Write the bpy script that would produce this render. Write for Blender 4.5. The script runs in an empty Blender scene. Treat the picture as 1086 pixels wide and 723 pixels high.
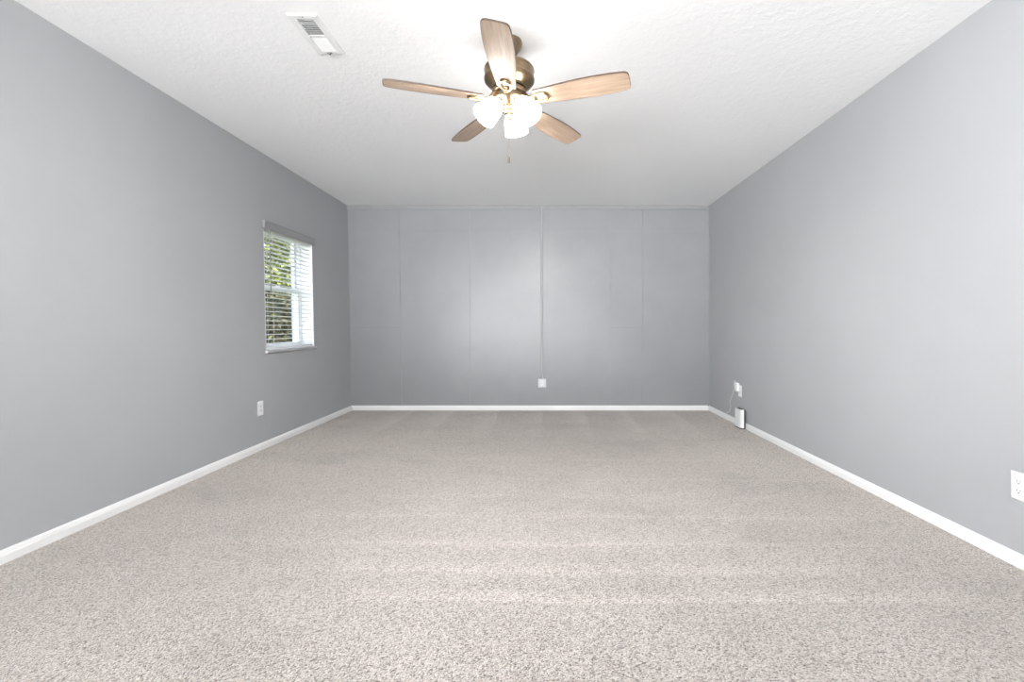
import bpy, bmesh, math, random
from mathutils import Vector, Matrix, Euler
S = bpy.context.scene
C = S.collection
R = math.radians
random.seed(7)

# ------------------------------------------------------------------ camera
cam = bpy.data.cameras.new('camera'); cam.lens = 16.0; cam.sensor_width = 36.0
cam.sensor_fit = 'HORIZONTAL'
cam.shift_x = -33.0 / 1086; cam.shift_y = -15.5 / 1086
cam.clip_start = 0.02; cam.clip_end = 200
co = bpy.data.objects.new('camera', cam); C.objects.link(co)
co.location = (0, 0, 1.0); co.rotation_euler = (R(90), 0, 0)
S.camera = co
# ------------------------------------------------------------------ colour management
S.view_settings.view_transform = 'Standard'
S.view_settings.look = 'None'
S.view_settings.gamma = 1.0
S.view_settings.use_curve_mapping = False
S.view_settings.exposure = 0.50
# ------------------------------------------------------------------ sky and sun
W = bpy.data.worlds.new('world'); S.world = W; W.use_nodes = True
wn = W.node_tree.nodes; wl = W.node_tree.links; wn.clear()
sky = wn.new('ShaderNodeTexSky'); sky.sky_type = 'NISHITA'; sky.sun_disc = False
sky.sun_elevation = R(52); sky.sun_rotation = R(120)
bg = wn.new('ShaderNodeBackground'); bg.inputs['Strength'].default_value = 1.1
wo = wn.new('ShaderNodeOutputWorld')
hs = wn.new('ShaderNodeHueSaturation'); hs.inputs['Saturation'].default_value = .45
wl.new(sky.outputs[0], hs.inputs['Color']); wl.new(hs.outputs[0], bg.inputs[0]); wl.new(bg.outputs[0], wo.inputs[0])

def lamp(name, kind, loc, rot, energy, color=(1, 1, 1), **kw):
    l = bpy.data.lights.new(name, kind); l.energy = energy; l.color = color
    for k, v in kw.items(): setattr(l, k, v)
    o = bpy.data.objects.new(name, l); C.objects.link(o)
    o.location = loc; o.rotation_euler = rot
    return o
lamp('sun', 'SUN', (8, -4, 12), (R(38), 0, R(50)), 10.0, (1, .95, .86), angle=R(.6))
# fill lamps added to stand in for the room's unseen rear, behind the camera
lamp('rear_fill', 'AREA', (-.45, -4.9, 1.15), (R(127.5), 0, R(-9)), 430, (.965, .985, 1), shape='RECTANGLE', size=3.4, size_y=2.1, spread=R(92))
lamp('rear_left_fill', 'AREA', (-2.2, -1.8, 1.3), (R(90), 0, R(-70)), 160, (.965, .985, 1), shape='RECTANGLE', size=3.0, size_y=1.8)
FAN_EMIT = 16.0
BULB_EMIT = 1500.0
FAN_COL = (1.0, .98, .96, 1)

# ------------------------------------------------------------------ helpers
def link(o, parent=None):
    C.objects.link(o)
    if parent is not None: o.parent = parent
    return o
def obj(name, bm, mat, parent=None, loc=None, rot=None, smooth=None, bevel=None):
    me = bpy.data.meshes.new(name)
    bmesh.ops.recalc_face_normals(bm, faces=bm.faces)
    bm.to_mesh(me); bm.free()
    if mat: me.materials.append(mat)
    o = bpy.data.objects.new(name, me); link(o, parent)
    if loc: o.location = loc
    if rot: o.rotation_euler = rot
    if smooth:
        for p in me.polygons: p.use_smooth = True
        me.set_sharp_from_angle(angle=R(smooth))
    if bevel:
        m = o.modifiers.new('bevel', 'BEVEL'); m.width = bevel; m.segments = 2
        m.limit_method = 'ANGLE'; m.angle_limit = R(40)
    return o
def tag(o, label, cat, group=None):
    o['label'] = label; o['category'] = cat
    if group: o['group'] = group
    return o
def thing(name, label, cat, loc=(0, 0, 0), rot=(0, 0, 0), group=None):
    o = bpy.data.objects.new(name, None); link(o)
    o.empty_display_size = .1
    o.location = loc; o.rotation_euler = rot
    return tag(o, label, cat, group)
def structure(o):
    o['kind'] = 'structure'; return o
def box(bm, x0, x1, y0, y1, z0, z1):
    vs = [bm.verts.new((x, y, z)) for z in (z0, z1) for y in (y0, y1) for x in (x0, x1)]
    for f in ((0, 1, 3, 2), (4, 6, 7, 5), (0, 4, 5, 1), (2, 3, 7, 6), (0, 2, 6, 4), (1, 5, 7, 3)):
        bm.faces.new([vs[i] for i in f])
    return vs
def boxes(*bs):
    bm = bmesh.new()
    for b in bs: box(bm, *b)
    return bm
def prism(bm, pts, a0, a1, axis='y'):
    """extrude a 2-D outline along an axis: 'y' -> pts are (x, z); 'z' -> pts are (x, y); 'x' -> (y, z)"""
    def v(p, a):
        if axis == 'y': return (p[0], a, p[1])
        if axis == 'z': return (p[0], p[1], a)
        return (a, p[0], p[1])
    A = [bm.verts.new(v(p, a0)) for p in pts]; B = [bm.verts.new(v(p, a1)) for p in pts]
    n = len(pts)
    for i in range(n): bm.faces.new((A[i], A[(i + 1) % n], B[(i + 1) % n], B[i]))
    bm.faces.new(A[::-1]); bm.faces.new(B)
def lathe(bm, prof, seg=48, mat=None, cap=True):
    rings = []
    for r, z in prof:
        ring = []
        for i in range(seg):
            a = 2 * math.pi * i / seg
            p = Vector((r * math.cos(a), r * math.sin(a), z))
            if mat: p = mat @ p
            ring.append(bm.verts.new(p))
        rings.append(ring)
    for a, b in zip(rings, rings[1:]):
        for i in range(seg): bm.faces.new((a[i], a[(i + 1) % seg], b[(i + 1) % seg], b[i]))
    if cap:
        for r in (rings[0], rings[-1]): bm.faces.new(r)
def tube(bm, pts, rad, seg=10, closed=False, squash=None):
    pts = [Vector(p) for p in pts]; n = len(pts); rings = []
    up = Vector((0, 0, 1)); prev = None
    for i, p in enumerate(pts):
        if closed: t = pts[(i + 1) % n] - pts[i - 1]
        else: t = pts[min(i + 1, n - 1)] - pts[max(i - 1, 0)]
        t.normalize()
        if prev is None:
            u = t.cross(up)
            if u.length < 1e-3: u = t.cross(Vector((1, 0, 0)))
            u.normalize()
        else:
            u = prev - t * prev.dot(t); u.normalize()
        prev = u; w = t.cross(u)
        r = rad[i] if isinstance(rad, (list, tuple)) else rad
        sq = squash or 1
        rings.append([bm.verts.new(p + u * (r * math.cos(2 * math.pi * k / seg)) + w * (r * sq * math.sin(2 * math.pi * k / seg))) for k in range(seg)])
    m = n if closed else n - 1
    for i in range(m):
        a, b = rings[i], rings[(i + 1) % n]
        for k in range(seg): bm.faces.new((a[k], a[(k + 1) % seg], b[(k + 1) % seg], b[k]))
    if not closed:
        bm.faces.new(rings[0]); bm.faces.new(rings[-1])
def spline(pts, n=8):
    """Catmull-Rom through the points"""
    P = [Vector(p) for p in pts]; P = [P[0] * 2 - P[1]] + P + [P[-1] * 2 - P[-2]]
    out = []
    for i in range(1, len(P) - 2):
        a, b, c, d = P[i - 1:i + 3]
        for k in range(n):
            t = k / n
            out.append(.5 * (2 * b + (c - a) * t + (2 * a - 5 * b + 4 * c - d) * t * t + (3 * b - a - 3 * c + d) * t ** 3))
    out.append(P[-2]); return out

# ------------------------------------------------------------------ materials
def srgb(r, g, b):
    f = lambda c: (c / 12.92 if c <= .04045 else ((c + .055) / 1.055) ** 2.4)
    return (f(r / 255), f(g / 255), f(b / 255), 1)
class M:
    """a principled material with small node helpers"""
    def __init__(s, name, col=(.8, .8, .8, 1), rough=.5, metal=0, spec=.5):
        s.m = bpy.data.materials.new(name); s.m.use_nodes = True
        s.t = s.m.node_tree; s.b = s.t.nodes['Principled BSDF']
        s.b.inputs['Base Color'].default_value = col
        s.b.inputs['Roughness'].default_value = rough
        s.b.inputs['Metallic'].default_value = metal
        s.b.inputs['Specular IOR Level'].default_value = spec
    def n(s, kind, **inp):
        nd = s.t.nodes.new(kind)
        for k, v in inp.items():
            k2 = k.replace('_', ' ')
            if k2 in nd.inputs: nd.inputs[k2].default_value = v
            else: setattr(nd, k, v)
        return nd
    def l(s, a, b): s.t.links.new(a, b)
    def coord(s, scale=(1, 1, 1), rot=(0, 0, 0), out='Object'):
        tc = s.n('ShaderNodeTexCoord'); mp = s.n('ShaderNodeMapping')
        mp.inputs['Scale'].default_value = scale; mp.inputs['Rotation'].default_value = rot
        s.l(tc.outputs[out], mp.inputs[0]); return mp.outputs[0]
    def noise(s, scale, detail=3, rough=.55, vec=None):
        nd = s.n('ShaderNodeTexNoise'); nd.inputs['Scale'].default_value = scale
        nd.inputs['Detail'].default_value = detail; nd.inputs['Roughness'].default_value = rough
        s.l(vec if vec else s.coord(), nd.inputs['Vector']); return nd.outputs[0]
    def ramp(s, fac, stops, interp='LINEAR'):
        nd = s.n('ShaderNodeValToRGB'); cr = nd.color_ramp; cr.interpolation = interp
        while len(cr.elements) < len(stops): cr.elements.new(.5)
        for e, (p, c) in zip(cr.elements, stops):
            e.position = p; e.color = c if isinstance(c, tuple) else (c, c, c, 1)
        s.l(fac, nd.inputs[0]); return nd.outputs[0]
    def mix(s, a, b, fac, blend='MIX'):
        nd = s.n('ShaderNodeMix'); nd.data_type = 'RGBA'; nd.blend_type = blend
        for v, i in ((fac, 0), (a, 6), (b, 7)):
            if hasattr(v, 'links') or hasattr(v, 'is_linked'): s.l(v, nd.inputs[i])
            else: nd.inputs[i].default_value = v
        return nd.outputs[2]
    def math(s, op, a, b=0.0, clamp=False):
        nd = s.n('ShaderNodeMath'); nd.operation = op; nd.use_clamp = clamp
        for v, i in ((a, 0), (b, 1)):
            if hasattr(v, 'is_linked'): s.l(v, nd.inputs[i])
            else: nd.inputs[i].default_value = v
        return nd.outputs[0]
    def bump(s, h, strength, dist, normal=None):
        nd = s.n('ShaderNodeBump'); nd.inputs['Strength'].default_value = strength
        nd.inputs['Distance'].default_value = dist
        s.l(h, nd.inputs['Height'])
        if normal: s.l(normal, nd.inputs['Normal'])
        s.l(nd.outputs[0], s.b.inputs['Normal']); return nd.outputs[0]
    def base(s, c): s.l(c, s.b.inputs['Base Color'])

def wall_paint(name, col, rough, bumpy, spec=.5):
    m = M(name, col, rough, spec=spec)
    v = m.coord()
    big = m.noise(1.3, 3, .6, v)
    dk = tuple(c * .965 for c in col[:3]) + (1,)
    m.base(m.mix(dk, col, m.ramp(big, [(.35, 0.0), (.65, 1.0)])))
    m.bump(m.math('ADD', m.noise(140, 2, .5, v), m.math('MULTIPLY', m.noise(35, 2, .5, v), .6)), bumpy, .002)
    return m.m
GREY = (.446, .455, .470, 1)
mat_wall = wall_paint('grey_wall_paint', GREY, .62, .12, .35)
def panel_paint():
    m = M('semi_gloss_grey_paint', GREY, .36, spec=.36)
    v = m.coord()
    m.base(m.mix((.292, .297, .306, 1), (.324, .329, .338, 1), m.ramp(m.noise(1.6, 4, .6, v), [(.3, 0.0), (.7, 1.0)])))
    m.l(m.ramp(m.noise(9, 5, .7, v), [(.3, .29), (.7, .33)]), m.b.inputs['Roughness'])
    h = m.math('ADD', m.noise(70, 4, .7, v), m.math('MULTIPLY', m.noise(14, 4, .65, v), 1.6))
    h = m.math('ADD', h, m.math('MULTIPLY', m.noise(3, 2, .5, v), 3.5))
    m.bump(h, .13, .004)
    return m.m
mat_panel = panel_paint()
mat_groove = M('dark_panel_joint', (.12, .12, .125, 1), .8).m
def ceiling_mat():
    m = M('textured_white_ceiling', (.93, .93, .928, 1), .9, spec=.2)
    v = m.coord()
    h = m.ramp(m.noise(26, 4, .65, v), [(.42, 0.0), (.62, 1.0)])
    h = m.math('ADD', h, m.math('MULTIPLY', m.noise(90, 3, .6, v), .5))
    m.bump(h, .16, .005)
    return m.m
mat_ceiling = ceiling_mat()
mat_trim = M('white_trim_paint', (.91, .91, .905, 1), .38).m
mat_trim_grey = wall_paint('grey_trim_paint', (.31, .315, .325, 1), .45, .1)
def carpet_mat():
    m = M('beige_grey_cut_pile_carpet', (.5, .45, .42, 1), .95, spec=.12)
    m.b.inputs['Sheen Weight'].default_value = .8; m.b.inputs['Sheen Roughness'].default_value = .35; m.b.inputs['Sheen Tint'].default_value = (.9, .84, .78, 1)
    v = m.coord()
    # heathered yarn: every tuft has its own tone
    def vor(scale):
        nd = m.n('ShaderNodeTexVoronoi'); nd.inputs['Scale'].default_value = scale
        wv = m.n('ShaderNodeVectorMath'); wv.operation = 'ADD'
        nz = m.n('ShaderNodeTexNoise'); nz.inputs['Scale'].default_value = 60; m.l(v, nz.inputs['Vector'])
        sc = m.n('ShaderNodeVectorMath'); sc.operation = 'SCALE'; sc.inputs['Scale'].default_value = .008
        m.l(nz.outputs['Color'], sc.inputs[0]); m.l(v, wv.inputs[0]); m.l(sc.outputs[0], wv.inputs[1])
        m.l(wv.outputs[0], nd.inputs['Vector']); return nd
    v1 = vor(215)
    sep = m.n('ShaderNodeSeparateColor'); m.l(v1.outputs['Color'], sep.inputs[0])
    tone = m.ramp(sep.outputs[0], [(0, (.12, .098, .086, 1)), (.22, (.37, .325, .298, 1)), (.5, (.55, .50, .466, 1)), (1, (.78, .73, .692, 1))])
    speck = m.ramp(m.noise(300, 2, .6, v), [(.30, .55), (.44, 1.0), (.7, 1.06)])
    tone = m.mix(tone, speck, 1.0, 'MULTIPLY')
    tone = m.mix(tone, m.ramp(m.noise(150, 2, .5, v), [(.32, .66), (.46, 1.0), (.7, 1.08)]), 1.0, 'MULTIPLY')
    # pile brushed different ways: soft patches and vacuum strokes
    sx = m.n('ShaderNodeSeparateXYZ'); m.l(v, sx.inputs[0])
    warp = m.math('MULTIPLY', m.math('SUBTRACT', m.noise(.9, 2, .5, v), .5), .10)
    yy = m.math('ADD', sx.outputs[1], warp)
    yy = m.math('ADD', yy, m.math('MULTIPLY', sx.outputs[0], .015))
    fac = m.math('DIVIDE', yy, 6.0)
    stops = [(0, .0)]
    for y0, w, a in ((1.66, .045, 1.0), (1.84, .06, .8), (2.08, .035, .75), (2.38, .03, .8), (2.66, .04, .4), (2.97, .03, .6), (3.40, .05, .45), (3.9, .06, .3)):
        stops += [((y0 - w * .22) / 6, 0.0), (y0 / 6, a), ((y0 + w * 1.7) / 6, 0.0)]
    stroke = m.ramp(fac, stops)
    mask = m.ramp(m.noise(.8, 2, .5, m.coord((.6, 2.2, 1))), [(.34, .25), (.50, 1.0)])
    xm = m.ramp(m.math('ADD', m.math('MULTIPLY', sx.outputs[0], .25), .5), [(.10, .1), (.36, 1.0), (.86, 1.0), (.98, .2)])
    stroke = m.math('MULTIPLY', m.math('MULTIPLY', stroke, mask), xm)
    patch = m.ramp(m.noise(1.5, 3, .6, m.coord((.75, 1.25, 1), (0, 0, R(18)))), [(.32, .82), (.48, 1.0), (.66, 1.05)])
    tone = m.mix(tone, patch, 1.0, 'MULTIPLY')
    # wedges left by the vacuum along the far wall
    wv = m.n('ShaderNodeTexWave'); wv.inputs['Scale'].default_value = .62; wv.inputs['Distortion'].default_value = 1.5
    wv.inputs['Detail'].default_value = 1; wv.wave_profile = 'SAW'; m.l(m.coord((1, .35, 1)), wv.inputs['Vector'])
    far = m.ramp(m.math('DIVIDE', sx.outputs[1], 6.0), [(.66, 0.0), (.80, 1.0)])
    wedge = m.math('MULTIPLY', m.ramp(wv.outputs[1], [(0, 0.0), (.5, .2), (.93, .9), (1, 0.0)]), far)
    li = m.math('ADD', m.math('MULTIPLY', stroke, .19), m.math('MULTIPLY', wedge, .20))
    li = m.math('ADD', li, .635)
    cb = m.n('ShaderNodeVectorMath'); cb.operation = 'SCALE'
    m.l(tone, cb.inputs[0]); m.l(li, cb.inputs['Scale'])
    m.base(cb.outputs[0])
    h = m.math('SUBTRACT', m.math('MULTIPLY', m.noise(165, 3, .6, v), 1.3), m.math('MULTIPLY', v1.outputs['Distance'], 1.3))
    m.bump(h, .6, .007)
    return m.m
mat_carpet = carpet_mat()
mat_white = M('white_plastic', (.88, .88, .88, 1), .35).m
mat_vinyl = M('white_vinyl', (.85, .86, .86, 1), .32).m
mat_slat = M('white_blind_slat', (.84, .84, .83, 1), .42).m
mat_valance = M('pale_grey_blind_valance', (.33, .33, .335, 1), .45).m
mat_cord = M('grey_cord', (.22, .22, .22, 1), .6).m
mat_dark = M('charcoal_plastic', (.045, .045, .05, 1), .45).m
mat_slot = M('dark_slot', (.10, .10, .10, 1), .6).m
mat_ventwhite = M('white_enamel_metal', (.86, .86, .86, 1), .4).m
mat_duct = M('galvanised_duct', (.34, .34, .34, 1), .6, .3).m
mat_conduit = M('painted_steel_conduit', (.42, .425, .435, 1), .36).m
mat_boxgrey = M('light_grey_plastic', (.70, .70, .72, 1), .4).m
def bronze():
    m = M('antique_brass', (.30, .215, .125, 1), .34, 1.0)
    m.base(m.ramp(m.noise(22, 4, .6), [(.3, (.20, .145, .09, 1)), (.7, (.36, .27, .17, 1))]))
    return m.m
mat_brass = bronze()
def wood(name, cols, k):
    m = M(name, cols[1], .42)
    v = m.coord((1.6, 26, 26))
    g = m.noise(3.2, 5, .65, v)
    fine = m.noise(9, 3, .6, m.coord((1.2, 60, 60)))
    c = m.ramp(m.math('ADD', m.math('MULTIPLY', g, .7), m.math('MULTIPLY', fine, .3)), [(.30, cols[0]), (.5, cols[1]), (.72, cols[2])])
    m.base(c); return m.m
mat_blade = wood('washed_oak_blade', [(.27, .185, .125, 1), (.44, .325, .235, 1), (.54, .42, .32, 1)], 1)
mat_blade_edge = M('dark_wood_edge', (.085, .055, .04, 1), .5).m
def glow(name, strength, col):
    m = M(name, (.95, .95, .95, 1), .3)
    m.b.inputs['Emission Color'].default_value = col
    m.b.inputs['Emission Strength'].default_value = strength
    return m.m
mat_shade = glow('lit_frosted_glass', FAN_EMIT, FAN_COL)
mat_bulb = glow('lit_bulb', BULB_EMIT, FAN_COL)
def pane_mat():
    m = M('window_glass'); t = m.t; t.nodes.remove(m.b)
    tr = m.n('ShaderNodeBsdfTransparent'); gl = m.n('ShaderNodeBsdfGlossy'); gl.inputs['Roughness'].default_value = .02
    mx = m.n('ShaderNodeMixShader'); out = t.nodes['Material Output']
    tr.inputs[0].default_value = (.96, .97, .96, 1)
    mx.inputs[0].default_value = .03; m.l(tr.outputs[0], mx.inputs[1]); m.l(gl.outputs[0], mx.inputs[2])
    m.l(mx.outputs[0], out.inputs[0]); return m.m
mat_glass = pane_mat()
def leaf_mat(name, a, b, c):
    m = M(name, b, .55, spec=.3)
    m.base(m.ramp(m.noise(6, 3, .7), [(.34, a), (.5, b), (.66, c)]))
    m.b.inputs['Transmission Weight'].default_value = 0
    return m.m
mat_leaf = leaf_mat('sunlit_leaves', (.014, .024, .006, 1), (.075, .10, .018, 1), (.24, .25, .045, 1))
mat_leaf_dark = leaf_mat('deep_green_leaves', (.006, .010, .004, 1), (.020, .024, .006, 1), (.075, .062, .014, 1))
mat_bark = M('bark', (.13, .095, .07, 1), .9).m
def lawn():
    m = M('lawn', (.1, .14, .04, 1), .95)
    m.base(m.ramp(m.noise(3, 5, .7), [(.35, (.03, .045, .014, 1)), (.65, (.08, .085, .03, 1))])); return m.m
mat_lawn = lawn()

# ------------------------------------------------------------------ the room shell
XL, XR, YF, YB, H = -2.283, 1.980, -5.00, 5.43, 2.44
TILT = -0.0213                       # the left wall leans outwards a little
def left_frame(name, y, z, label=None, cat=None, group=None):
    """an Empty on the face of the left wall: local x points into the room"""
    loc = (XL + math.sin(TILT) * z, y, z)
    if label: return thing(name, label, cat, loc, (0, TILT, 0), group)
    o = bpy.data.objects.new(name, None); link(o); o.location = loc; o.rotation_euler = (0, TILT, 0)
    return o

structure(obj('floor', boxes((XL - .3, XR + .3, YF - .3, YB + .3, -.12, 0)), mat_carpet))
structure(obj('ceiling', boxes((XL - .35, XR + .3, YF - .3, YB + .3, H, H + .2)), mat_ceiling))
WY0, WY1, WZ0, WZ1 = 3.775, 4.575, .800, 1.862       # window opening
TH = .22
bm = boxes((-TH, 0, YF - .2, WY0, -.1, H + .1), (-TH, 0, WY1, YB + .2, -.1, H + .1),
           (-TH, 0, WY0, WY1, -.1, WZ0), (-TH, 0, WY0, WY1, WZ1, H + .1))
bmesh.ops.remove_doubles(bm, verts=bm.verts, dist=1e-5)
structure(obj('wall_left', bm, mat_wall, None, (XL, 0, 0), (0, TILT, 0)))
structure(obj('wall_right', boxes((XR, XR + .2, YF - .2, YB + .2, -.1, H + .1)), mat_wall))
structure(obj('wall_front', boxes((XL - .3, XR + .2, YF - .15, YF, 0, H)), mat_wall))

# far wall: painted sheets butted together, irregular hairline joints between them
def back_wall():
    bm = bmesh.new()
    box(bm, XL - .3, XR + .2, YB + .012, YB + .2, -.1, H + .1)
    wall = structure(obj('wall_back', bm, mat_groove))
    rnd = random.Random(3)
    X = [XL - .1, -1.700, -.870, .800, 1.185, XR + .05]
    def edge(x, z, sgn, k):
        lean = -.014 * (z - 1.2) if k == 1 else 0
        return x + lean
    def sheet(k, z0, z1, g=.0010):
        bm = bmesh.new()
        n = max(2, int((z1 - z0) / .06)); cols = []
        for i in range(n + 1):
            z = z0 + (z1 - z0) * i / n
            zz = z + (.0005 if i == 0 else -.0005 if i == n else 0)
            xl = edge(X[k], z, 1, k) + (g * rnd.choice((.15, .4, .8, 1.6)) if 0 < k else 0)
            xr = edge(X[k + 1], z, -1, k + 1) - (g * rnd.choice((.15, .4, .8, 1.6)) if k + 1 < 5 else 0)
            cols.append((bm.verts.new((xl, YB, zz)), bm.verts.new((xr, YB, zz)),
                         bm.verts.new((xl, YB + .013, zz)), bm.verts.new((xr, YB + .013, zz))))
        for a, b in zip(cols, cols[1:]):
            bm.faces.new((a[0], a[1], b[1], b[0])); bm.faces.new((a[0], b[0], b[2], a[2])); bm.faces.new((a[1], a[3], b[3], b[1])); bm.faces.new((a[2], b[2], b[3], a[3]))
        a = cols[0]; bm.faces.new((a[0], a[2], a[3], a[1])); a = cols[-1]; bm.faces.new((a[0], a[1], a[3], a[2]))
        obj('wall_sheet', bm, mat_panel, wall)
    mid = {0: [.985, 2.135], 1: [2.135], 2: [2.135], 3: [.985, 2.135], 4: [2.135]}
    for k in range(5):
        zs = [-.05] + mid[k] + [H + .05]
        for a, b in zip(zs, zs[1:]): sheet(k, a, b)
back_wall()
structure(obj('trim_1', boxes((XL - .1, XR, YB - .014, YB, H - .048, H)), mat_trim_grey, bevel=.003))
structure(obj('trim_2', boxes((XR - .016, XR, YB - .008, YB, .05, H - .048)), mat_trim_grey, bevel=.002))

# baseboards: small moulded profile
prof = [(0, 0), (.012, 0), (.012, .034), (.0095, .040), (.0085, .046), (.005, .053), (.003, .057), (0, .057)]
bm = bmesh.new(); prism(bm, [(XL + x - (.004 if x == 0 else 0), z) for x, z in prof], YF, YB - .006, 'y')
structure(obj('baseboard_left', bm, mat_trim))
bm = bmesh.new(); prism(bm, [(XR - x, z) for x, z in prof], YF, YB - .006, 'y')
structure(obj('baseboard_right', bm, mat_trim))
bm = bmesh.new(); prism(bm, [(YB - x, z) for x, z in prof], XL, XR, 'x')
structure(obj('baseboard_back', bm, mat_trim))

# ------------------------------------------------------------------ window in the left wall
win = left_frame('window_1', (WY0 + WY1) / 2, WZ0); structure(win)
hw = (WY1 - WY0) / 2; hh = WZ1 - WZ0
# white jamb lining the deep opening
jt = .010
obj('jamb', boxes((-.12, -.001, -hw, -hw + jt, 0, hh), (-.12, -.001, hw - jt, hw, 0, hh), (-.12, -.001, -hw + jt, hw - jt, hh - jt, hh)), mat_trim, win)
# vinyl frame
f0, f1, fw, ft, fb = -.180, -.115, .030, .014, .022
obj('window_frame', boxes((f0, f1, -hw, -hw + fw, .0, hh), (f0, f1, hw - fw, hw, .0, hh), (f0, f1, -hw + fw, hw - fw, hh - ft, hh), (f0, f1, -hw + fw, hw - fw, 0, fb)), mat_vinyl, win, bevel=.003)
def sash(name, x0, x1, z0, z1, w=.032, wt=.030, wb=.030):
    a = hw - fw - .001
    s = obj(name, boxes((x0, x1, -a, -a + w, z0, z1), (x0, x1, a - w, a, z0, z1), (x0, x1, -a + w, a - w, z0, z0 + wb), (x0, x1, -a + w, a - w, z1 - wt, z1)), mat_vinyl, win, bevel=.003)
    xm = (x0 + x1) / 2
    obj('pane', boxes((xm - .002, xm + .002, -a + w - .004, a - w + .004, z0 + wb - .004, z1 - wt + .004)), mat_glass, s)
    return s
zm = .545
sash('upper_sash', -.178, -.152, zm - .018, hh - ft - .001, wt=.022)
lo = sash('lower_sash', -.146, -.120, fb + .001, zm + .022)
obj('sash_lock', boxes((-.130, -.114, -.03, .03, zm + .022, zm + .032)), mat_vinyl, lo, bevel=.003)
obj('window_sill', boxes((-.119, .022, -hw + .0, hw - .0, -.022, 0), (0.0, .022, -hw - .012, hw + .016, -.022, 0)), mat_trim, win, bevel=.004)

# ------------------------------------------------------------------ venetian blind
bl = left_frame('window_blind', (WY0 + WY1) / 2, WZ0, 'white horizontal slat blind with grey valance hanging in the window', 'blind')
def valance():
    bm = bmesh.new()
    p = [(.001, 1.080), (.030, 1.080), (.031, 1.071), (.024, 1.062), (.019, 1.034), (.020, 1.021), (.014, 1.017), (.005, 1.017), (.001, 1.021)]
    prism(bm, p, -hw - .016, hw + .012, 'y')
    return bm
obj('valance', valance(), mat_valance, bl, bevel=.0015)
obj('head_rail', boxes((-.058, -.006, -hw + .013, hw - .013, hh - .050, hh - .012)), mat_slat, bl, bevel=.003)
def slat_bm():
    bm = bmesh.new(); n = 6; top = []; bot = []
    for i in range(n + 1):
        u = i / n * 2 - 1; z = .0028 * (1 - u * u)
        top.append((u * .024, z + .0017)); bot.append((u * .024, z - .0017))
    prism(bm, top + bot[::-1], -hw + .014, hw - .014, 'y')
    return bm
pitch = .0393
sl0 = None; k = 0; z = .052
while z < hh - .055:
    if sl0 is None:
        sl0 = obj('slat', slat_bm(), mat_slat, bl, smooth=40); s = sl0
    else:
        s = sl0.copy(); C.objects.link(s); s.parent = bl
    s.location = (-.032, 0, z); s.rotation_euler = (0, R(1), 0)
    z += pitch
obj('bottom_rail', boxes((-.056, -.008, -hw + .014, hw - .014, .008, .026)), mat_slat, bl, bevel=.004)
for yy in (-.27, .27):
    bm = bmesh.new()
    for xx in (-.0575, -.0065): tube(bm, [(xx, yy, .02), (xx, yy, hh - .05)], .0009, 6)
    obj('ladder_cord', bm, mat_slat, bl)
bm = bmesh.new(); tube(bm, [(.006, -.325, 1.02), (.007, -.322, .515)], .0040, 8); tube(bm, [(.007, -.322, .515), (.007, -.322, .49)], [.0045, .0058], 8)
obj('tilt_wand', bm, mat_cord, bl, smooth=40)

# ------------------------------------------------------------------ ceiling fan
FX, FY = -.171, 2.30
FZ = H
fan = thing('ceiling_fan', 'five-blade brass and oak ceiling fan with lit white glass shades', 'ceiling fan', (FX, FY, H))
def part(name, prof, mat=mat_brass, seg=48, parent=fan, smooth=35):
    bm = bmesh.new(); lathe(bm, prof, seg); return obj(name, bm, mat, parent, smooth=smooth)
part('canopy', [(.058, 0), (.064, -.003), (.065, -.012), (.060, -.028), (.047, -.052), (.034, -.072), (.024, -.084), (.016, -.088)])
part('downrod', [(.012, -.086), (.012, -.128)], seg=24)
part('motor_housing', [(.020, -.112), (.030, -.114), (.034, -.126), (.080, -.131), (.118, -.138), (.125, -.144), (.127, -.152), (.124, -.156), (.124, -.190),
                       (.127, -.194), (.126, -.202), (.118, -.212), (.096, -.226), (.086, -.232), (.086, -.240), (.070, -.246), (.03, -.248)])
part('rotor_hub', [(.03, -.247), (.082, -.249), (.086, -.256), (.084, -.266), (.070, -.270), (.03, -.272)])
part('switch_housing', [(.03, -.271), (.066, -.272), (.076, -.280), (.078, -.292), (.073, -.304), (.058, -.316), (.040, -.324), (.034, -.330),
                        (.036, -.338), (.033, -.346), (.026, -.352)])
part('finial', [(.024, -.351), (.028, -.358), (.024, -.368), (.014, -.374), (.011, -.382), (.014, -.390), (.009, -.398), (.002, -.401)], seg=24)

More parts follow.
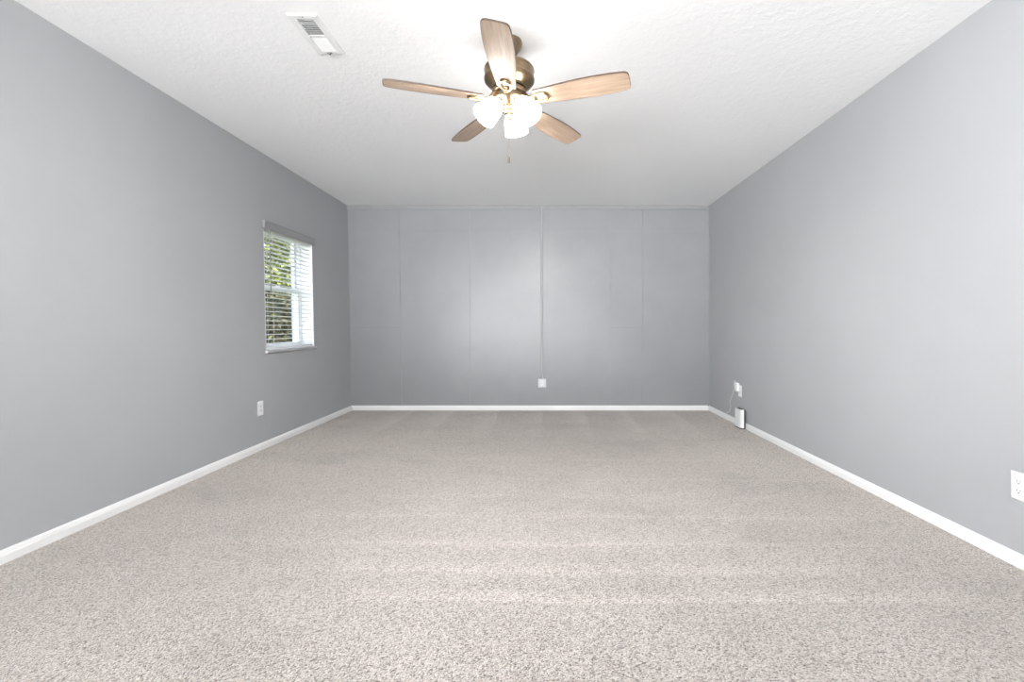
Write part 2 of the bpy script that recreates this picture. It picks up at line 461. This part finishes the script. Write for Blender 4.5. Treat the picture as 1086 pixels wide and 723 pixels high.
BZ = -.302
def blade_bm():
    """blade along +x, root at .125, tip at .605; a little camber-free board 6 mm thick"""
    st = [(.135, .040), (.142, .0455), (.20, .050), (.28, .058), (.36, .0635), (.44, .0655), (.52, .063), (.565, .0595), (.588, .056), (.600, .048), (.6045, .034), (.6055, 0)]
    up = [(x, y) for x, y in st]
    pts = up + [(x, -y) for x, y in st[::-1][1:]]
    bm = bmesh.new(); prism(bm, pts, -.0032, .0032, 'z'); return bm
def edge_bm():
    st = [(.135, .040), (.142, .0455), (.20, .050), (.28, .058), (.36, .0635), (.44, .0655), (.52, .063), (.565, .0595), (.588, .056), (.600, .048), (.6045, .034), (.6055, 0)]
    outer = st + [(x, -y) for x, y in st[::-1][1:]]
    bm = bmesh.new()
    o = [Vector((x, y, 0)) for x, y in outer]; n = len(o)
    rings = []
    for z, grow in ((-.0034, .0004), (.0036, .0004), (.0036, -.0016), (-.0034, -.0016)):
        ring = []
        for i, p in enumerate(o):
            t = (o[(i + 1) % n] - o[i - 1]).normalized(); nrm = Vector((-t.y, t.x, 0))
            ring.append(bm.verts.new(p + nrm * grow + Vector((0, 0, z))))
        rings.append(ring)
    for a in range(4):
        A, B = rings[a], rings[(a + 1) % 4]
        for i in range(n): bm.faces.new((A[i], A[(i + 1) % n], B[(i + 1) % n], B[i]))
    return bm
def arm_bm():
    """cast bracket: stem from the hub to a teardrop loop lying under the blade root"""
    bm = bmesh.new()
    tube(bm, spline([(.062, 0, .036), (.082, 0, .026), (.100, 0, .004), (.118, 0, -.0085)], 5), [.013] * 15 + [.011], 10, squash=.6)
    loop = []
    for i in range(28):
        a = 2 * math.pi * i / 28
        loop.append((.160 - .046 * math.cos(a), (.015 + .012 * (1 - math.cos(a)) / 2 * 1.0) * math.sin(a) * 1.25, -.0085))
    tube(bm, loop, .0062, 8, closed=True)
    box(bm, .112, .150, -.010, .010, -.0085, -.0033)
    for x, y in ((.135, .006), (.135, -.006), (.207, 0)):
        lathe(bm, [(.0045, -.016), (.0050, -.0135), (.0045, -.004)], 10, Matrix.Translation((x, y, 0)))
    return bm
b0 = None
for i in range(5):
    az = R(-90 - 1.0 + 72 * i)
    if b0 is None:
        b0 = obj('blade', blade_bm(), mat_blade, fan)
        e0 = obj('blade_edge', edge_bm(), mat_blade_edge, b0)
        a0 = obj('blade_arm', arm_bm(), mat_brass, b0, smooth=40)
        b = b0
    else:
        b = b0.copy(); C.objects.link(b); b.parent = fan
        for ch in (e0, a0):
            c = ch.copy(); C.objects.link(c); c.parent = b
    b.location = (0, 0, BZ)
    # pitched about its own length: the counter-clockwise edge hangs lower
    b.rotation_euler = (Matrix.Rotation(az, 3, 'Z') @ Matrix.Rotation(R(-12), 3, 'X')).to_euler()

# light kit: three frosted bell shades
sh0 = None
for az in (54, 167, -61):
    a = R(-90 + az)
    d = Vector((math.cos(a), math.sin(a), 0))
    tilt = R(41)
    ax = d * math.sin(tilt) + Vector((0, 0, -math.cos(tilt)))
    base = d * .046 + Vector((0, 0, -.306))
    q = ax.to_track_quat('Z', 'Y').to_matrix().to_4x4()
    T = Matrix.Translation(base) @ q
    bm = bmesh.new()
    tube(bm, spline([(d * .02) + Vector((0, 0, -.306)), (d * .034) + Vector((0, 0, -.302)), base + ax * .004], 4), .011, 10)
    lathe(bm, [(.012, -.004), (.022, .0), (.027, .010), (.026, .022), (.020, .024)], 24, T)
    obj('light_arm', bm, mat_brass, fan, smooth=40)
    bm = bmesh.new()
    out = [(.023, .020), (.031, .026), (.042, .040), (.050, .060), (.0545, .080), (.0575, .106), (.060, .126), (.063, .137)]
    inn = [(r - .0035, z) for r, z in out[::-1]]
    lathe(bm, out + inn, 36, None, cap=False)
    me_o = obj('glass_shade', bm, mat_shade, fan, smooth=50); me_o.matrix_local = T
    bm = bmesh.new(); lathe(bm, [(.002, .022), (.013, .024), (.014, .050), (.024, .075), (.029, .092), (.026, .110), (.016, .121), (.003, .124)], 20)
    obj('bulb', bm, mat_bulb, me_o, smooth=60)
bm = bmesh.new()
px, py = .002, -.045
tube(bm, [(px, py, -.318), (px, py, -.600)], .0011, 6)
n = 46
for i in range(n):
    zc = -.322 - i * .006
    lathe(bm, [(.0004, zc + .0018), (.0018, zc), (.0004, zc - .0018)], 6, Matrix.Translation((px, py, 0)))
ch = obj('pull_chain', bm, mat_brass, fan)
bm = bmesh.new(); lathe(bm, [(.002, -.596), (.0042, -.602), (.0052, -.618), (.0046, -.628), (.0015, -.631)], 14, Matrix.Translation((px, py, 0)))
obj('chain_pull', bm, mat_brass, ch, smooth=40)

# ------------------------------------------------------------------ ceiling vent
vt = thing('ceiling_vent', 'white rectangular air register with louvres set in the ceiling', 'air vent', (-1.115, 2.2475, H))
def vent_frame():
    bm = bmesh.new(); w, l = .071, .1525; wi, li = .040, .124
    def ring(w, l, z): return [bm.verts.new((sx * w, sy * l, z)) for sx, sy in ((-1, -1), (1, -1), (1, 1), (-1, 1))]
    rs = [ring(w, l, -.0002), ring(w, l, -.003), ring(w - .007, l - .007, -.007), ring(wi, li, -.0075), ring(wi, li, -.0002)]
    for a, b in zip(rs, rs[1:] + rs[:1]):
        for i in range(4): bm.faces.new((a[i], a[(i + 1) % 4], b[(i + 1) % 4], b[i]))
    return bm
obj('vent_frame', vent_frame(), mat_ventwhite, vt)
obj('vent_backing', boxes((-.040, .040, -.124, .124, -.0016, -.0004)), mat_duct, vt)
obj('vent_divider', boxes((-.040, .040, -.005, .005, -.0085, -.0016)), mat_ventwhite, vt)
def louvre_bm():
    bm = bmesh.new(); box(bm, -.039, .039, -.0068, .0068, -.0005, .0005); return bm
lv0 = None
for bank in (-1, 1):
    for i in range(9):
        y = bank * (.016 + i * .0125)
        if lv0 is None: lv0 = obj('louvre', louvre_bm(), mat_ventwhite, vt); o = lv0
        else: o = lv0.copy(); C.objects.link(o); o.parent = vt
        o.location = (0, y, -.0055); o.rotation_euler = (R(38) * (1 if bank < 0 else -.55), 0, 0)
obj('vent_lever', boxes((-.012, .012, .131, .135, -.013, -.0065), (-.003, .003, .127, .139, -.018, -.011)), mat_cord, vt)
for yy in (-.139, .1445):
    bm = bmesh.new(); lathe(bm, [(.003, -.0088), (.004, -.0075), (.0035, -.006)], 10, Matrix.Translation((0, yy, 0)))
    obj('screw', bm, mat_cord, vt)

# ------------------------------------------------------------------ electrical outlets
def plate(bm, w=.070, h=.115, t=.0055):
    """cover plate in local x=normal, y=width, z=height, centred on the wall face"""
    r = [bm.verts.new((0, sy * w / 2, sz * h / 2)) for sy, sz in ((-1, -1), (1, -1), (1, 1), (-1, 1))]
    r2 = [bm.verts.new((t * .55, sy * w / 2, sz * h / 2)) for sy, sz in ((-1, -1), (1, -1), (1, 1), (-1, 1))]
    r3 = [bm.verts.new((t, sy * (w / 2 - .004), sz * (h / 2 - .004))) for sy, sz in ((-1, -1), (1, -1), (1, 1), (-1, 1))]
    for a, b in ((r, r2), (r2, r3)):
        for i in range(4): bm.faces.new((a[i], a[(i + 1) % 4], b[(i + 1) % 4], b[i]))
    bm.faces.new(r3); bm.faces.new(r[::-1])
def receptacle(zc, t=.0055):
    bm = bmesh.new(); pts = []
    for i in range(24):
        a = 2 * math.pi * i / 24
        pts.append((.0172 * math.cos(a), max(-.0122, min(.0122, .0172 * math.sin(a))) + zc))
    prism(bm, pts, t - .001, t + .0022, 'x'); return bm
def slots(zc, t=.0055):
    x0, x1 = t + .0018, t + .0026
    bm = boxes((x0, x1, -.0075, -.0053, zc - .001, zc + .0075), (x0, x1, .0053, .0075, zc, zc + .0070))
    prism(bm, [(.0030 * math.cos(2 * math.pi * i / 12), zc - .0062 + .0028 * math.sin(2 * math.pi * i / 12)) for i in range(12)], x0, x1, 'x')
    return bm
def duplex(t, tall=1.0):
    bm = bmesh.new(); plate(bm); obj('cover_plate', bm, mat_white, t)
    for zc in (.0195, -.0195):
        r = obj('receptacle', receptacle(zc), mat_white, t)
        obj('slot', slots(zc), mat_slot, r)
    bm = bmesh.new(); lathe(bm, [(.003, 0), (.0033, .0012), (.002, .002)], 12, Matrix.Translation((.0055, 0, 0)) @ Matrix.Rotation(R(90), 4, 'Y'))
    obj('screw', bm, mat_boxgrey, t)
t = left_frame('wall_outlet', 3.685, .337, 'white outlet with rectangular insert on the left wall below the window', 'outlet')
bm = bmesh.new(); plate(bm); obj('cover_plate', bm, mat_white, t)
ins = obj('outlet_insert', boxes((.0045, .0068, -.0165, .0165, -.0335, .0335)), mat_white, t, bevel=.001)
bm = bmesh.new()
for zc in (.017, -.017): 
    b2 = slots(zc, .0048)
    me = bpy.data.meshes.new('tmp'); b2.to_mesh(me); b2.free(); bm.from_mesh(me); bpy.data.meshes.remove(me)
obj('slot', bm, mat_slot, ins)
t = thing('wall_outlet', 'white duplex outlet low on the right wall at the frame edge, nothing plugged in', 'outlet', (XR, 1.888, .335), (0, 0, R(180)))
duplex(t)
t = thing('wall_outlet', 'white outlet on the right wall with a charger plugged in, above the router', 'outlet', (XR, 4.572, .352), (0, 0, R(180)))
duplex(t)

# plug-in adapter with its thin cord
t = thing('power_adapter', 'small white plug-in adapter with trailing cord on the right wall outlet', 'power adapter', (XR, 4.598, .345))
bm = boxes((-.036, -.0085, -.032, .032, 0, .086))
ad = obj('adapter_body', bm, mat_white, t, bevel=.005)
obj('prong', boxes((-.0095, -.0072, -.019, -.017, .016, .024), (-.0095, -.0072, -.032, -.030, .016, .024)), mat_boxgrey, t)
obj('indicator', boxes((-.0366, -.0358, -.004, .004, .018, .022)), mat_slot, ad)
cp = [(-.026, .012, .084), (-.026, .020, .098), (-.024, .045, .104), (-.018, .075, .094), (-.012, .095, .070), (-.010, .112, .030), (-.009, .126, -.030), (-.009, .165, -.090),
      (-.009, .205, -.145), (-.010, .178, -.185), (-.010, .196, -.225), (-.012, .228, -.252), (-.018, .272, -.276), (-.024, .26, -.292), (-.020, .19, -.296), (-.018, .10, -.292), (-.016, .03, -.288), (-.020, -.02, -.285)]
bm = bmesh.new(); tube(bm, spline(cp, 6), .0021, 8)
obj('cord', bm, mat_white, t, smooth=60)

# ------------------------------------------------------------------ router standing on the carpet against the right baseboard
t = thing('wifi_router', 'upright white router with charcoal back standing on carpet by the right wall', 'router', (1.944, 4.492, 0))
def plan(f, s=1.0, off=0):
    """rounded plan outline: front bulges towards -x"""
    pts = []
    for i in range(17):
        u = i / 16 * 2 - 1
        y = .076 * math.sin(u * math.pi / 2) * s
        x = -.028 * (max(0, 1 - abs(u) ** 3.2)) ** .75 * s + off
        pts.append((x, -y))
    return pts
fr = plan(0)
bm = bmesh.new(); prism(bm, fr + [(.006, -.0762), (.006, .0762)], .012, .188, 'z')
obj('front_shell', bm, mat_white, t, smooth=40)
bm = bmesh.new(); prism(bm, [(.006, .074), (.022, .070), (.023, -.070), (.006, -.074)], .008, .186, 'z')
obj('back_shell', bm, mat_dark, t, bevel=.003)
bm = bmesh.new(); prism(bm, plan(0, .97) + [(.020, -.070), (.020, .070)], 0, .012, 'z')
obj('base', bm, mat_dark, t)
bm = bmesh.new(); prism(bm, plan(0, .62, .002) + [(.005, -.042), (.005, .042)], .1875, .1892, 'z')
obj('top_vent', bm, mat_dark, t)

# ------------------------------------------------------------------ surface conduit and box on the far wall
t = thing('conduit', 'thin grey painted conduit running down the far wall from ceiling to box', 'conduit', (-.014, YB - .014, .375))
bm = bmesh.new(); tube(bm, [(.002, .0, .0), (-.006, 0, H - .375)], .0105, 14)
obj('pipe', bm, mat_conduit, t, smooth=50)
bm = bmesh.new(); lathe(bm, [(.0135, 1.14), (.0135, 1.185)], 16, Matrix.Translation((-.0032, 0, 0)))
obj('coupling', bm, mat_conduit, t, smooth=50)
bm = bmesh.new(); lathe(bm, [(.0165, .001), (.0165, .012), (.0125, .020), (.0125, .028)], 16, Matrix.Translation((.002, 0, 0)))
obj('connector', bm, mat_conduit, t, smooth=40)
out = [(-.026, .0135), (-.026, .0118), (-.0185, .0118)] + [(-.006 + .0125 * math.cos(R(180 - 18 * i)), -.0125 * math.sin(R(18 * i))) for i in range(11)] + [(.0065, .0118), (.014, .0118), (.014, .0135)]
bm = bmesh.new(); prism(bm, out, 2.036, 2.050, 'z')
obj('strap', bm, mat_conduit, t)
t = thing('surface_outlet', 'pale grey surface-mounted outlet box at the foot of the conduit', 'outlet box', (-.011, YB, .281))
obj('box_body', boxes((-.044, .044, -.046, 0, 0, .094)), mat_boxgrey, t, bevel=.004)
bm = boxes((-.047, .047, -.051, -.046, -.003, .097))
obj('cover_plate', bm, mat_boxgrey, t, bevel=.004)
for zc in (.066, .028):
    bm = bmesh.new(); pts = []
    for i in range(20):
        a = 2 * math.pi * i / 20; pts.append((.018 * math.cos(a), max(-.0125, min(.0125, .018 * math.sin(a))) + zc))
    prism(bm, pts, -.057, -.050, 'y'); r = obj('receptacle', bm, mat_white, t, bevel=.002)
    obj('slot', boxes((-.0075, -.0055, -.0576, -.0568, zc - .001, zc + .007), (.0055, .0075, -.0576, -.0568, zc, zc + .007), (-.0022, .0022, -.0576, -.0568, zc - .009, zc - .005)), mat_slot, r)

# ------------------------------------------------------------------ garden beyond the window
bm = bmesh.new(); n = 14
for j in range(n + 1):
    for i in range(n + 1): bm.verts.new((-2.62 - 14 * i / n, -2 + 22 * j / n, -.35 + .05 * math.sin(i * 1.3 + j)))
bm.verts.ensure_lookup_table()
for j in range(n):
    for i in range(n):
        a = j * (n + 1) + i; bm.faces.new([bm.verts[k] for k in (a, a + 1, a + n + 2, a + n + 1)])
structure(obj('ground', bm, mat_lawn))
def leaves(bm, rnd, c, rad, count, size, shell=.55):
    for _ in range(count):
        while True:
            p = Vector((rnd.uniform(-1, 1), rnd.uniform(-1, 1), rnd.uniform(-1, 1)))
            if shell * rnd.random() < p.length <= 1: break
        p = Vector((p.x * rad[0], p.y * rad[1], p.z * rad[2])) + Vector(c)
        s = size * rnd.uniform(.6, 1.3)
        m = Euler((rnd.uniform(-1.1, 1.1), rnd.uniform(-1.1, 1.1), rnd.uniform(0, 6.3))).to_matrix()
        q = [(0, -1, 0), (.42, -.25, .10), (.34, .4, .08), (0, 1, -.06), (-.34, .4, .08), (-.42, -.25, .10)]
        v = [bm.verts.new(p + m @ (Vector(k) * s)) for k in q]
        bm.faces.new((v[0], v[1], v[2], v[3])); bm.faces.new((v[0], v[3], v[4], v[5]))
def tree(label, x, y, h, clumps, seed, lm, size=.055):
    rnd = random.Random(seed)
    t = thing('garden_tree', label, 'tree', (x, y, -.36), (0, 0, 0), 'trees outside the window')
    bm = bmesh.new()
    tube(bm, spline([(0, 0, 0), (.05, .03, h * .3), (-.04, .05, h * .6), (.03, 0, h * .92)], 5), [.10 - .005 * i for i in range(16)], 10)
    for c, r, nn in clumps:
        z0 = max(.5, c[2] - .7)
        tube(bm, spline([(0, .03, z0), (c[0] * .5, c[1] * .5, z0 + (c[2] - z0) * .6), c], 4), [.035 - .003 * i for i in range(9)], 7)
    obj('trunk', bm, mat_bark, t, smooth=50)
    bm = bmesh.new()
    for c, r, nn in clumps: leaves(bm, rnd, c, r, nn, size)
    o = bpy.data.objects.new('foliage', bpy.data.meshes.new('foliage')); link(o, t)
    bm.to_mesh(o.data); bm.free(); o.data.materials.append(lm)
tree('bright leafy tree seen through the upper half of the window', -5.95, 10.0, 4.0,
     [((0, 0, 2.6), (1.1, 1.1, 1.0), 2600), ((.9, -.6, 2.2), (.8, .8, .7), 1500), ((-.9, .4, 2.4), (.9, .9, .8), 1500), ((.2, .1, 3.5), (.9, .9, .8), 1500), ((.3, -.9, 1.9), (.6, .6, .5), 900)], 1, mat_leaf)
tree('taller bright tree farther back behind the leafy tree', -8.8, 15.6, 6.0,
     [((0, 0, 3.2), (2.0, 2.0, 1.6), 3200), ((1.3, -.9, 2.6), (1.3, 1.3, 1.2), 1800), ((-1.2, .9, 4.2), (1.5, 1.5, 1.2), 1800), ((.4, .3, 5.2), (1.4, 1.4, 1.0), 1800)], 2, mat_leaf, .08)
def shrub(label, x, y, r, h, seed, n, size=.05):
    rnd = random.Random(seed)
    t = thing('garden_shrub', label, 'shrub', (x, y, -.36), (0, 0, 0), 'shrubs outside the window')
    bm = bmesh.new()
    for i in range(7):
        a = i * .9; tube(bm, spline([(0.02 * math.cos(a), .02 * math.sin(a), 0), (.3 * r * math.cos(a), .3 * r * math.sin(a), h * .4), (.6 * r * math.cos(a), .6 * r * math.sin(a), h * .75)], 4), [.018 - .0015 * k for k in range(9)], 6)
    obj('stem', bm, mat_bark, t, smooth=50)
    bm = bmesh.new(); leaves(bm, rnd, (0, 0, h * .52), (r, r, h * .5), n, size, .7)
    o = bpy.data.objects.new('foliage', bpy.data.meshes.new('foliage')); link(o, t)
    bm.to_mesh(o.data); bm.free(); o.data.materials.append(mat_leaf_dark)
shrub('dark dense shrub seen through the lower half of the window', -4.55, 7.7, .75, 2.05, 5, 4200)
shrub('broad shrub far back in the garden behind the trees', -11.6, 19.2, 2.3, 2.7, 20, 7000, .12)
